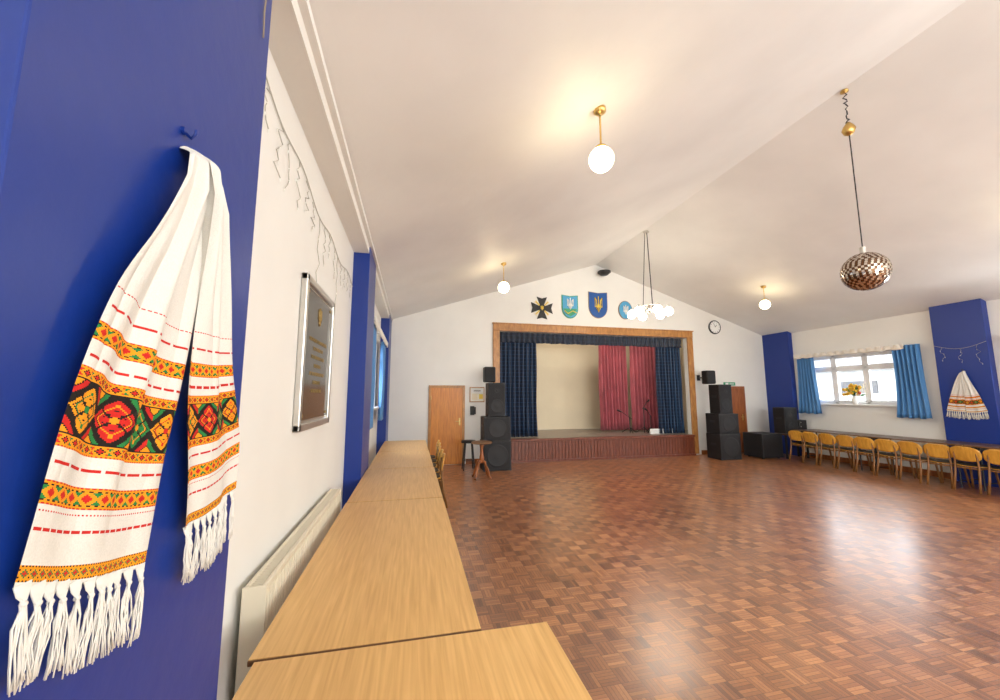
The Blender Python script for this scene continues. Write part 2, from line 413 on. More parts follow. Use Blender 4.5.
ycurtain("stage_curtain_pink", 5.66, 6.62, 10.9, SZ+.04, 3.5, 'red', 9, .06)
ycurtain("stage_curtain_pink", 6.62, 8.0, 10.7, SZ+.04, 3.5, 'red', 11, .06)
B("stage_curtain_track").box(1.35, 8.65, 10.82, 10.9, 3.5, 3.55, 'silver').done()
p = B("stage_flat_panel"); p.box(6.75, 7.6, 9.98, 10.02, SZ, SZ+.14, 'wht', .005); p.box(6.8, 6.9, 10.02, 10.12, SZ, SZ+.03, 'wht'); p.box(7.4, 7.5, 10.02, 10.12, SZ, SZ+.03, 'wht'); p.done()
def micstand(x, y, h, lean):
    b = B("microphone_stand")
    b.cyl((0, 0, 0), (0, 0, h), .013, 'blk', n=8)
    for k in range(3):
        t = 2*pi*k/3+lean; b.cyl((0, 0, .16), (.24*cos(t), .24*sin(t), .01), .010, 'blk', n=8)
    e = (.22*cos(lean), .22*sin(lean), h+.16); b.cyl((-.08*cos(lean), -.08*sin(lean), h-.05), e, .010, 'blk', n=8)
    b.cyl(e, (e[0]+.1*cos(lean), e[1]+.1*sin(lean), e[2]+.04), .018, 'blk', .026, n=10); b.sphere((e[0]+.12*cos(lean), e[1]+.12*sin(lean), e[2]+.05), .03, 'metal', 10, 8)
    b.done((x, y, SZ))
micstand(6.35, 10.4, .45, 2.4); micstand(6.80, 10.35, .75, .5); micstand(7.02, 10.35, .5, 3.7)

# ------------------------------------------------------------------ doors
def door(name, x0, x1, z1, m, hx):
    d = B(name); y = YB
    d.box(x0, x1, y-.03, y-.002, 0.01, z1, m, .003)
    for a, b in ((x0-.06, x0), (x1, x1+.06)): d.box(a, b, y-.045, y-.002, 0, z1+.06, 'frame' if m == 'door' else 'door2', .006)
    d.box(x0, x1, y-.045, y-.002, z1, z1+.06, 'frame' if m == 'door' else 'door2', .006)
    d.box(hx-.02, hx+.02, y-.04, y-.028, .95, 1.13, 'brass', .003)
    d.cyl((hx, y-.04, 1.05), (hx, y-.08, 1.05), .01, 'brass'); d.cyl((hx, y-.08, 1.05), (hx+(.10 if hx < (x0+x1)/2 else -.10), y-.08, 1.05), .01, 'brass')
    for z in (.25, z1-.25): d.cyl((x0 if hx > (x0+x1)/2 else x1, y-.035, z-.05), (x0 if hx > (x0+x1)/2 else x1, y-.035, z+.05), .01, 'brass')
    d.done()
door("door_1", .44, 1.22, 1.88, 'door', 1.15); door("door_2", 8.95, 9.70, 1.90, 'door2', 9.63)
x = B("exit_sign"); x.box(9.05, 9.45, YB-.03, YB-.002, 1.98, 2.08, 'green', .004); x.box(9.1, 9.2, YB-.034, YB-.03, 2.0, 2.06, 'wht'); x.box(9.24, 9.4, YB-.034, YB-.03, 2.02, 2.04, 'wht'); x.done()

nb = B("notice_board"); nb.box(1.40, 1.78, YB-.03, YB-.002, 1.52, 1.90, 'frame', .004); nb.box(1.42, 1.76, YB-.034, YB-.03, 1.54, 1.88, 'paper')
for (a, b, c, d, m) in ((1.44, 1.74, 1.76, 1.85, 'wht'), (1.46, 1.60, 1.58, 1.73, 'cream'), (1.64, 1.74, 1.60, 1.72, 'yel'), (1.5, 1.68, 1.79, 1.82, 'cable')):
    nb.box(a, b, YB-.037, YB-.034, c, d, m)
nb.done()
nb = B("telephone"); nb.box(1.42, 1.52, YB-.07, YB-.002, 1.2, 1.42, 'blk', .01); nb.cyl((1.54, YB-.05, 1.22), (1.54, YB-.05, 1.4), .018, 'blk'); nb.done()

# ------------------------------------------------------------------ speakers
def cab(name, w_, d_, h_, loc, cones, rz=0):
    b = B(name); b.box(-w_/2, w_/2, -d_/2, d_/2, 0, h_, 'black', .012)
    b.box(-w_/2+.03, w_/2-.03, -d_/2-.012, -d_/2, .03, h_-.03, 'grille', .004)
    for (cx_, cz_, r) in cones:
        y = -d_/2-.012
        T = Matrix.Translation((cx_, y, cz_)) @ Matrix.Rotation(pi/2, 4, 'X')
        b.lathe((0, 0, 0), [(r, 0), (r, .004), (r*.92, .005), (r*.85, .003), (r*.35, .001), (r*.3, .003), (0.001, .004)], 'cone', 28, T=T)
    for sx in (-1, 1):
        b.box(sx*w_/2-.006, sx*w_/2+.006, -.09, .09, h_*.55, h_*.55+.05, 'metal', .004)
    for sx in (-1, 1):
        for sz in (.0, h_-.03): b.box(sx*(w_/2-.02)-.022, sx*(w_/2-.02)+.022, -d_/2-.004, -d_/2+.03, sz, sz+.03, 'metal', .004)
    return b.done(loc, rz)
for (x, y, rz) in ((1.90, 8.86, .0), (8.24, 8.92, 0)):
    cab("subwoofer_cabinet", .64, .5, .67, (x, y, 0), [(0, .335, .25)], rz)
    cab("subwoofer_cabinet", .62, .48, .53, (x, y, .672), [(0, .265, .21)], rz)
    cab("loudspeaker_cabinet", .40, .38, .78, (x, y, 1.204), [(0, .24, .155), (0, .60, .06)], rz)
for x in (1.83, 8.19):
    b = B("mounted_loudspeaker"); b.box(-.14, .14, -.12, .12, -.19, .19, 'black', .03); b.box(-.12, .12, -.13, -.12, -.17, .17, 'grille', .004)
    b.cyl((0, .1, 0), (0, .39, 0), .02, 'metal'); b.box(-.05, .05, .38, .40, -.08, .08, 'metal'); b.done((x, YB-.402, 2.20), 0)
b = B("flight_case"); b.box(9.12, 9.78, 8.55, 9.15, 0.03, .66, 'black', .01)
for (a, c) in ((9.12, 8.55), (9.75, 8.55), (9.12, 9.12), (9.75, 9.12)): b.box(a-.004, a+.034, c-.004, c+.034, .03, .66, 'metal', .003)
for (a, c) in ((9.2, 8.63), (9.7, 8.63), (9.2, 9.07), (9.7, 9.07)): b.cyl((a, c, 0), (a, c, .04), .03, 'blk')
b.done()
b = B("equipment_table"); b.box(9.80, 10.58, 8.45, 8.8, .62, .66, 'tabledark', .004)
for (a, c) in ((9.84, 8.49), (10.54, 8.49), (9.84, 8.76), (10.54, 8.76)): b.box(a-.02, a+.02, c-.02, c+.02, 0, .62, 'metal')
b.done()
cab("stage_monitor_speaker", .44, .34, .70, (10.04, 8.63, .662), [(0, .2, .12), (0, .54, .1)])
b = B("amplifier_rack"); b.box(10.29, 10.57, 8.47, 8.78, .662, 1.02, 'black', .01)
for k in range(3): b.box(10.31, 10.55, 8.46, 8.472, .69+k*.11, .78+k*.11, 'cone', .003); b.cyl((10.35, 8.462, .735+k*.11), (10.35, 8.45, .735+k*.11), .012, 'silver')
b.done()

# ------------------------------------------------------------------ small pub table + stool by stage
b = B("pub_stool")
b.lathe((0, 0, 0), [(.001, .74), (.20, .74), (.215, .735), (.215, .71), (.20, .70), (.001, .70)], 'edge', 28)
b.lathe((0, 0, 0), [(.03, .70), (.05, .66), (.025, .6), (.035, .5), (.05, .42), (.05, .34), (.03, .3), (.001, .3)], 'door2', 20)
for k in range(4):
    t = pi/4+k*pi/2; c, s_ = cos(t), sin(t)
    b.tube([(.02*c, .02*s_, .36), (.09*c, .09*s_, .33), (.15*c, .15*s_, .2), (.19*c, .19*s_, .06), (.235*c, .235*s_, .018)], .024, 'door2', 8)
b.done((1.42, 7.95, 0))
b = B("bar_stool")
b.lathe((0, 0, 0), [(.001, .66), (.16, .66), (.17, .64), (.17, .61), (.001, .60)], 'blk', 24)
for k in range(4):
    t = pi/4+k*pi/2; b.cyl((.11*cos(t), .11*sin(t), .61), (.18*cos(t), .18*sin(t), 0), .014, 'blk', n=8)
for k in range(4):
    t = pi/4+k*pi/2; u = t+pi/2; b.cyl((.155*cos(t), .155*sin(t), .22), (.155*cos(u), .155*sin(u), .22), .009, 'blk', n=8)
b.done((1.28, 8.9, 0))

# ------------------------------------------------------------------ tables
def table(x0, x1, y0, y1, z=.75, name="folding_table", top='beech'):
    t = B(name); cx_, cy_ = (x0+x1)/2, (y0+y1)/2; hx, hy = (x1-x0)/2, (y1-y0)/2
    t.box(-hx, hx, -hy, hy, z-.024, z-.003, 'edge', .004); t.box(-hx+.003, hx-.003, -hy+.003, hy-.003, z-.004, z, top, .001)
    t.box(-hx+.08, hx-.08, -hy+.10, -hy+.13, z-.08, z-.024, 'metal'); t.box(-hx+.08, hx-.08, hy-.13, hy-.10, z-.08, z-.024, 'metal')
    for sy in (-1, 1):
        y = sy*(hy-.14)
        for sx in (-1, 1):
            t.cyl((sx*(hx-.12), y, z-.03), (sx*(hx-.12), y, 0.0), .014, 'metal', n=10)
        t.cyl((-hx+.12, y, .12), (hx-.12, y, .12), .01, 'metal', n=8)
        t.cyl((0, y, z-.06), (0, y-sy*.3, z-.03), .007, 'metal', n=6)
    return t.done((cx_, cy_, 0))
table(-.53, .575, -.35, 1.635, .755)
table(-.558, .300, 1.655, 3.72); table(-.555, .30, 3.73, 5.28); table(-.55, .295, 5.29, 6.84); table(-.55, .29, 6.85, 8.4)
for k in range(3): table(9.86, 10.585, 8.3-k*1.62-1.60, 8.3-k*1.62, .79, "side_table", 'tabledark')

# ------------------------------------------------------------------ chairs (sitter faces +x)
ch = B("dining_chair")
def rr(u, v, w_, h_, r):
    y = (v*2-1)*h_/2; d = abs(y)-(h_/2-r); lim = w_/2
    if d > 0: lim = w_/2-r+math.sqrt(max(0, r*r-d*d))
    return ((u*2-1)*lim, y)
def seat(u, v):
    a, b_ = rr(u, v, .40, .38, .10); return (b_+.0, a, .44+.012*(a/.2)**2-.01*cos(b_*8))
ch.sheet(seat, 14, 14, 'chair', .012)
def seatp(u, v):
    a, b_ = rr(u, v, .37, .35, .09); return (b_+.0, a, .456+.012*(a/.2)**2-.01*cos(b_*8)+.012*(1-(2*u-1)**2)*(1-(2*v-1)**2))
ch.sheet(seatp, 14, 14, 'seatpad', .012)
def back(u, v):
    a, b_ = rr(u, v, .42, .26, .11); return (-.235+.35*a*a*2-.02*(b_/.12), a, .650+b_-.10*a*a*4*(1 if b_ > 0 else -.6)*abs(b_/.12))
ch.sheet(back, 16, 10, 'chair', .013)
for sy in (-1, 1):
    ch.tube([(-.28, sy*.17, 0), (-.225, sy*.16, .25), (-.20, sy*.155, .43), (-.205, sy*.15, .58), (-.215, sy*.14, .70)], .019, 'chairleg', 8, r1=.013)
    ch.tube([(.20, sy*.18, 0), (.17, sy*.165, .25), (.15, sy*.155, .435)], .014, 'chairleg', 8, r1=.02)
    ch.cyl((-.205, sy*.155, .40), (.155, sy*.155, .415), .013, 'chairleg', n=8)
ch.cyl((-.2, -.155, .40), (-.2, .155, .40), .013, 'chairleg', n=8); ch.cyl((.15, -.155, .415), (.15, .155, .415), .013, 'chairleg', n=8)
ch0 = ch.done((9.95, 8.12, 0), .0)
for i in range(1, 11): inst(ch0, (9.92+random.uniform(-.03, .03), 8.12-.395*i, 0), random.uniform(-.08, .08))
for i in range(5): inst(ch0, (.28+random.uniform(-.02, .02), 8.05-.46*i, 0), pi+random.uniform(-.06, .06))

# ------------------------------------------------------------------ radiator (left wall)
r = B("radiator")
y0, y1, z0, z1 = 2.02, 3.85, .27, .845
for xb in (XL+.045, XL+.115):
    def fn(u, v, xb=xb):
        return (xb+.007*(1 if math.sin(u*2*pi*42) > 0 else -1)*(1 if .04 < v < .96 else 0), y0+u*(y1-y0), z0+(z1-z0)*v)
    r.sheet(fn, 336, 8, 'rad', .004, False)
    r.box(xb-.012, xb+.012, y0, y1, z1-.03, z1, 'rad', .006); r.box(xb-.012, xb+.012, y0, y1, z0, z0+.03, 'rad', .006)
for k in range(105): y = y0+.01+(y1-y0-.02)*k/105; r.box(XL+.055, XL+.103, y, y+.006, z1-.012, z1-.002, 'rad')
r.box(XL+.03, XL+.13, y0-.004, y0+.004, z0+.02, z1, 'rad', .002); r.box(XL+.03, XL+.13, y1-.004, y1+.004, z0+.02, z1, 'rad', .002)
for y in (y0+.3, y1-.3): r.box(XL+.001, XL+.04, y-.02, y+.02, z0+.05, z1-.05, 'rad')
r.cyl((XL+.08, y0-.05, z0+.02), (XL+.08, y0-.05, 0), .008, 'silver'); r.cyl((XL+.08, y0-.05, z0+.02), (XL+.08, y0, z0+.02), .012, 'brass'); r.cyl((XL+.08, y0-.05, z0+.0), (XL+.08, y0-.05, z0+.09), .018, 'wht')
r.done()

# ------------------------------------------------------------------ plaque
pe = empty("framed_plaque", (XL, 3.15, 1.99))
b = B("frame_and_plate"); hw, hh = .45, .53
b.box(0.002, .022, -hw+.02, hw-.02, -hh+.02, hh-.02, 'silver')
for (a, c, d, e_) in ((-hw, hw, hh-.05, hh), (-hw, hw, -hh, -hh+.05), (-hw, -hw+.05, -hh, hh), (hw-.05, hw, -hh, hh)): b.box(.002, .045, a, c, d, e_, 'silver', .008)
b.box(.022, .027, -hw+.07, hw-.07, -hh+.07, hh-.07, 'plate')
for (sy, sz) in ((-1, -1), (1, -1), (-1, 1), (1, 1)): b.cyl((.027, sy*(hw-.1), sz*(hh-.1)), (.033, sy*(hw-.1), sz*(hh-.1)), .012, 'gold')
b.done(parent=pe)
TRI = [[(0, 1), (0, -1)], [(-.7, .8), (-.7, -.35), (.7, -.35), (.7, .8)], [(-.7, .8), (-.4, .45), (-.35, -.1), (-.5, -.35)], [(.7, .8), (.4, .45), (.35, -.1), (.5, -.35)],
       [(0, .1), (-.35, -.55), (0, -.95), (.35, -.55), (0, .1)]]
b = B("gold_trident")
for ln in TRI:
    for (p, q) in zip(ln, ln[1:]): b.tube([(.03, p[0]*.05, .31+p[1]*.07), (.03, q[0]*.05, .31+q[1]*.07)], .005, 'gold', 6)
b.done(parent=pe)
lines = ["THIS PLAQUE COMMEMORATES", "THE OPENING OF", "THE UKRAINIAN CLUB", "ROCHDALE", "BY THE MEMBERS OF THE", "COMMUNITY", "IN THE YEAR 1968"]
for i, tx in enumerate(lines):
    cu = bpy.data.curves.new("plaque_text", 'FONT'); cu.body = tx; cu.size = .038; cu.align_x = 'CENTER'; cu.extrude = .001; cu.materials.append(M['gold'])
    o = bpy.data.objects.new("plaque_text", cu); C.objects.link(o); o.parent = pe; o.location = (.029, 0, .10-i*.062); o.rotation_euler = (pi/2, 0, pi/2)

# ------------------------------------------------------------------ lamps
def globe_lamp(x, y, drop=.46):
    zc = cz(x); l = B("globe_pendant_lamp")
    l.lathe((0, 0, 0), [(.001, -.0), (.055, -.0), (.055, -.03), (.03, -.05), (.012, -.055), (.012, -.07)], 'brass', 20)
    zz = -.07
    while zz > -drop+.15: l.lathe((0, 0, zz), [(.006, 0), (.011, -.012), (.006, -.024)], 'brass', 8); zz -= .024
    l.lathe((0, 0, -drop+.15), [(.008, 0), (.022, -.01), (.05, -.03), (.055, -.05), (.03, -.055)], 'brass', 20)
    l.sphere((0, 0, -drop), .108, 'globe', 28, 18); l.done((x, y, zc))
globe_lamp(1.58, 2.88, .49); globe_lamp(1.69, 7.1, .50); globe_lamp(8.24, 7.35); globe_lamp(8.26, 2.9); globe_lamp(1.62, -1.3); globe_lamp(8.3, -1.3)
l = B("chandelier"); H = 1.80
l.lathe((0, 0, 0), [(.001, .0), (.07, .0), (.07, -.02), (.03, -.04), (.001, -.04)], 'silver', 20)
l.lathe((0, 0, -H), [(.001, .12), (.02, .11), (.05, .05), (.06, 0), (.04, -.05), (.001, -.08)], 'silver', 20)
for k in range(3):
    t = 2*pi*k/3+.4; l.cyl((.03*cos(t), .03*sin(t), -.02), (.13*cos(t), .13*sin(t), -H+.08), .008, 'metal', n=6)
l.lathe((0, 0, -H+.08), [(.12, 0), (.14, .012), (.16, 0), (.14, -.012), (.12, 0)], 'silver', 24)
for k in range(6):
    t = 2*pi*k/6+.35; c, s_ = cos(t), sin(t)
    l.tube([(.04*c, .04*s_, -H), (.16*c, .16*s_, -H-.05), (.3*c, .3*s_, -H-.03), (.38*c, .38*s_, -H+.04)], .010, 'silver', 8)
    l.lathe((.38*c, .38*s_, -H+.04), [(.02, .02), (.04, .0), (.045, -.03), (.03, -.035)], 'silver', 14)
    l.sphere((.38*c, .38*s_, -H-.08), .092, 'globe2', 20, 14)
l.done((5.06, 7.31, cz(5.06)))
db = B("mirror_ball"); zt = cz(5.0)
db.lathe((0, 0, 0), [(.001, .0), (.04, .0), (.04, -.02), (.001, -.03)], 'brass', 16)
pts = [(.0, 0, -.02)]+[(.024*sin(k*1.7), .012*cos(k*2.1), -.03-.022*k) for k in range(1, 19)]
db.tube(pts, .007, 'metal', 6)
db.lathe((0, 0, -.50), [(.001, .09), (.02, .075), (.05, .03), (.068, -.015), (.05, -.06), (.02, -.085), (.001, -.09)], 'brass', 20)
db.cyl((0, 0, -.58), (0, 0, -2.0), .0065, 'metal', n=6)
R_ = .220; cz0 = -2.08-R_+.02
db.cyl((0, 0, -1.99), (0, 0, -2.09), .03, 'silver')
db.sphere((0, 0, cz0), R_-.003, 'blk', 30, 18)
nv = 26
for k in range(nv):
    t0 = -pi/2+pi*k/nv; t1 = t0+pi/nv; tm = (t0+t1)/2; nu = max(6, int(2*pi*cos(tm)*R_/(pi*R_/nv)))
    for i in range(nu):
        a0 = 2*pi*i/nu; a1 = 2*pi*(i+.93)/nu; tt = t1-.07*(t1-t0)
        q = [(R_*cos(t)*cos(a), R_*cos(t)*sin(a), cz0+R_*sin(t)) for t, a in ((t0, a0), (t0, a1), (tt, a1), (tt, a0))]
        j = [random.uniform(-.002, .002) for _ in range(2)]
        q = [(x+j[0]*(n_-1.5), y+j[1]*(n_-1.5), z) for n_, (x, y, z) in enumerate(q)]
        db.add(q, [[0, 1, 2], [0, 2, 3]], 'mirror' if (i+k) % 2 == 0 or random.random() < .12 else 'mirror2')
db.done((5.04, 3.20, zt-.01), recalc=False)
b = B("gable_dome"); b.lathe((0, 0, 0), [(.001, -.10), (.10, -.095), (.15, -.05), (.16, 0), (.001, 0.0)], 'blk', 24); b.lathe((0, 0, 0), [(.16, -.03), (.18, -.03), (.18, .01), (.001, .02)], 'metal', 24)  # dark dome fixture on a metal bracket near the gable apex
b.box(-.03, .03, 0, .2, -.02, .02, 'metal'); b.done((5.15, YB-.205, 5.14))

# ------------------------------------------------------------------ emblems
def shieldpoly(w_, h_):
    P = [(-w_/2, h_/2), (0, h_/2-.03), (w_/2, h_/2), (w_/2, -.05)]
    for k in range(1, 8): t = k/8*pi/2; P.append((w_/2*cos(t), -.05-(h_/2-.05)*sin(t)))
    P.append((0, -h_/2))
    for k in range(7, 0, -1): t = k/8*pi/2; P.append((-w_/2*cos(t), -.05-(h_/2-.05)*sin(t)))
    P.append((-w_/2, -.05)); return P
def trident(b, sx, sz, oz, m, r=.014, y=-.045):
    for ln in TRI: b.tube([(p[0]*sx, y, oz+p[1]*sz) for p in ln], r, m, 6)
YE = YB-.003
e = B("trident_shield_emblem"); e.prism(shieldpoly(.58, .76), 'xz', -.02, 0, 'cable'); e.prism(shieldpoly(.55, .73), 'xz', -.03, -.02, 'sblue')
trident(e, .15, .23, 0.02, 'yel', .014); e.done((5.03, YE, 4.22))
e = B("painted_shield_emblem"); e.prism(shieldpoly(.48, .66), 'xz', -.02, 0, 'green'); e.prism(shieldpoly(.43, .61), 'xz', -.03, -.02, 'sky')
e.prism([(-.2, -.06), (.2, -.06), (.14, -.2), (0, -.28), (-.14, -.2)], 'xz', -.035, -.03, 'green')
trident(e, .12, .16, .08, 'wht', .016)
e.tube([(-.18, -.04, -.12), (-.07, -.04, -.2), (.07, -.04, -.12), (.18, -.04, -.17)], .014, 'yel', 6); e.done((4.18, YE, 4.13))
e = B("cross_medal_emblem")
e.prism([(.27*cos(2*pi*k/40), .27*sin(2*pi*k/40)) for k in range(40)], 'xz', -.012, 0, 'petalw')
for k in range(8):
    t = k*pi/4; L_ = .31 if k % 2 == 0 else .27; m = 'blk'; w0, w1 = (.04, .15) if k % 2 == 0 else (.015, .02)
    c, s_ = cos(t), sin(t)
    e.prism([(c*.04-s_*w0, s_*.04+c*w0), (c*L_-s_*w1, s_*L_+c*w1), (c*L_*.86, s_*L_*.86), (c*L_+s_*w1, s_*L_-c*w1), (c*.04+s_*w0, s_*.04-c*w0)], 'xz', -.024-(.002*(k % 2)), -.012, m if k % 2 == 0 else 'yel')
e.prism([(.10*cos(2*pi*k/24), .10*sin(2*pi*k/24)) for k in range(24)], 'xz', -.035, -.012, 'blk')
trident(e, .05, .065, 0, 'yel', .01, -.04); e.done((3.36, YE, 4.05))
e = B("round_crest_emblem"); e.prism([(.22*cos(2*pi*k/32), .27*sin(2*pi*k/32)) for k in range(32)], 'xz', -.02, 0, 'cable'); e.prism([(.20*cos(2*pi*k/32), .25*sin(2*pi*k/32)) for k in range(32)], 'xz', -.03, -.02, 'sky')
trident(e, .1, .14, 0, 'wht', .014); e.done((5.88, YE, 4.12))
k_ = B("round_clock"); T = Matrix.Rotation(pi/2, 4, 'X')
k_.lathe((0, 0, 0), [(.001, 0), (.21, 0), (.21, .03), (.195, .045), (.18, .035)], 'metal', 32, T=T)
k_.lathe((0, 0, 0), [(.182, .03), (.001, .03)], 'wht', 32, T=T)
for i in range(12): t = i*pi/6; k_.tube([(.14*sin(t), -.033, .14*cos(t)), (.165*sin(t), -.033, .165*cos(t))], .005, 'blk', 6)
k_.tube([(0, -.037, 0), (.06, -.037, .07)], .006, 'blk', 6); k_.tube([(0, -.04, 0), (-.05, -.04, .13)], .004, 'blk', 6); k_.done((8.86, YE, 3.74))

# ------------------------------------------------------------------ flowers
f = B("flower_vase"); f.lathe((0, 0, 0), [(.001, 0), (.05, 0), (.065, .06), (.05, .14), (.035, .18), (.05, .21), (.04, .21), (.03, .18), (.001, .17)], 'wht', 20)
for i in range(56):
    t = random.uniform(0, 2*pi); ph = random.uniform(-.35, 1.4); r_ = random.uniform(.11, .23)
    p = Vector((.5*r_*cos(t)*cos(ph), 1.05*r_*sin(t)*cos(ph), .28+r_*sin(ph)*1.1))
    mm = random.choice(['petaly', 'petaly', 'petaly', 'petaly', 'petalr', 'petalw', 'leaf', 'leaf'])
    f.tube([(0, 0, .19), tuple(p*.5+Vector((0, 0, .12))), tuple(p)], .003, 'leaf', 4)
    if mm == 'leaf': f.sphere(p, .045, mm, 8, 6, sc=(.3, 1, .4))
    else:
        for q in range(5): a = q*2*pi/5; f.sphere(p+Vector((-.01, .020*cos(a), .020*sin(a))), .020, mm, 8, 6, sc=(.5, 1, 1))
        f.sphere(p+Vector((-.02, 0, 0)), .010, 'petalr' if mm == 'petaly' else 'petaly', 8, 6)
f.done((XR-.045, 7.33, 1.472))

# ------------------------------------------------------------------ fairy lights
def fairy(pathfn, n, drops, seed, Ls=(.18, .3, .42, .25), wob=.035, k0=2):
    rnd = random.Random(seed); b = B("fairy_lights")
    pts = [pathfn(k/n) for k in range(n+1)]; b.tube(pts, .0036, 'wire', 5)
    for k in range(k0, n, drops):
        p = Vector(pts[k]); L_ = rnd.choice(Ls); q = [p]; m_ = 9
        for j in range(1, m_): q.append(p+Vector((rnd.uniform(-.002, .008), rnd.uniform(-wob, wob), -L_*j/m_)))
        b.tube(q, .0028, 'wire', 4)
        for j in (2, 4, 6, 8): b.cyl(q[j], q[j]+Vector((0, 0, -.02)), .005, 'bulb', .001, n=6)
    b.done()
fairy(lambda t: (XL+.008, 1.46+3.27*t, 3.32-.30*t-.08*sin(pi*t)+.03*sin(t*23)), 70, 4, 3, (.35, .55, .8, .45, .25), .05)
fairy(lambda t: (XL+.012, 5.52+3.3*t, 2.98-.05*sin(t*17)), 30, 5, 9)
fairy(lambda t: (PR-.01-.0*t, 4.92+.76*t, 2.72-.10*sin(pi*t)), 12, 4, 5)
b = B("loose_cable"); b.tube([(PL+.008, 1.36+.02*sin(k*.9)+.004*k, cz(PL)-.06-.09*k) for k in range(7)], .003, 'cable', 5)
b.tube([(XL+.012, 1.46+.006*k, 3.3-.1*k+.01*sin(k)) for k in range(5)], .003, 'cable', 5); b.done()

# ------------------------------------------------------------------ embroidered towels (rushnyk)
W_, RD, OR, GR, BK = (.73, .71, .66), (.55, .022, .018), (.84, .31, .015), (.025, .21, .055), (.018, .014, .012)
def stitch(u, d, NC=104, S=.0026):
    c = int(u*NC); r = int(d/S)
    def smallband(k):          # 14 rows
        if k in (0, 13): return RD if c % 3 else OR
        if k in (1, 12): return OR
        if k in (2, 11): return BK if c % 4 < 2 else OR
        z = abs((c % 10)-5); y = abs(k-6.5)
        if z+y < 2.6: return RD
        if z+y < 3.4: return BK
        if z+y < 6.4: return OR
        return GR
    if 3 <= r < 12:
        k = r-3
        if k in (0, 8): return BK if c % 2 else OR
        if k in (1, 7): return OR
        z = abs((c % 6)-3)+abs(k-4)
        return RD if z < 2 else (GR if z < 3 else (OR if z < 5 else BK))
    if r in (30, 31): return RD if c % 6 else W_
    if r == 40 and c % 2: return RD
    if 44 <= r < 58: return smallband(r-44)
    if r in (67, 68): return RD if (c % 13) > 1 else W_
    a, z = 77, 128
    if a <= r < z:
        k = r-a; n = z-a
        if k < 9 or k >= n-9:
            k2 = k if k < 9 else n-1-k
            if k2 == 0: return RD if c % 2 else OR
            if k2 in (1, 7): return OR
            if k2 == 8: return BK
            zz = abs((c % 8)-4)+abs(k2-4)
            return RD if zz < 1.6 else (BK if zz < 2.4 else (OR if zz < 4.6 else (GR if (c//8) % 2 else RD)))
        P = 26; i = c//P; x = c % P-12.5; y = k-(n-1)/2
        ax, ay = abs(x), abs(y); dd = ax+ay*.80
        main = (OR, RD, GR, OR)[i % 4]; alt = (GR, OR, OR, RD)[i % 4]
        if dd < 12.8:
            if dd < 2.4: return alt
            if abs(ax-ay) < .7: return BK
            if 5.6 < dd < 6.2: return BK
            if dd < 5.6: return main
            if 8.4 < dd < 9.4: return alt
            if dd > 9.4 and (int(ax)+int(ay)) % 5 == 0: return BK
            return main
        if dd < 13.8: return BK
        e = abs(ax-13)+abs(ay-16)
        return OR if e < 4.2 else (BK if e < 5.0 else ((RD, GR)[i % 2] if e < 9 else BK))
    if r in (135, 136): return RD if (c % 10) > 1 else W_
    if 146 <= r < 160: return smallband(r-146)
    if r in (172, 173): return RD if (c % 16) > 2 else W_
    if r == 188 and c % 3: return RD
    return W_
def edgept(E, t):
    Ls = [0]
    for p, q in zip(E, E[1:]): Ls.append(Ls[-1]+math.dist(p, q))
    s_ = t*Ls[-1]
    for i in range(len(E)-1):
        if s_ <= Ls[i+1]+1e-9:
            k = (s_-Ls[i])/(Ls[i+1]-Ls[i]); return (E[i][0]+(E[i+1][0]-E[i][0])*k, E[i][1]+(E[i+1][1]-E[i][1])*k), Ls[-1]
def smooth_edge(E):
    V = [Vector((0, *p)) for p in E]; out = []
    for i in range(len(V)-1):
        p0, p1, p2, p3 = V[max(i-1, 0)], V[i], V[i+1], V[min(i+2, len(V)-1)]
        for k in range(8):
            t = k/8; q = .5*((2*p1)+(-p0+p2)*t+(2*p0-5*p1+4*p2-p3)*t*t+(-p0+3*p1-3*p2+p3)*t**3); out.append((q.y, q.z))
    out.append(E[-1]); return out
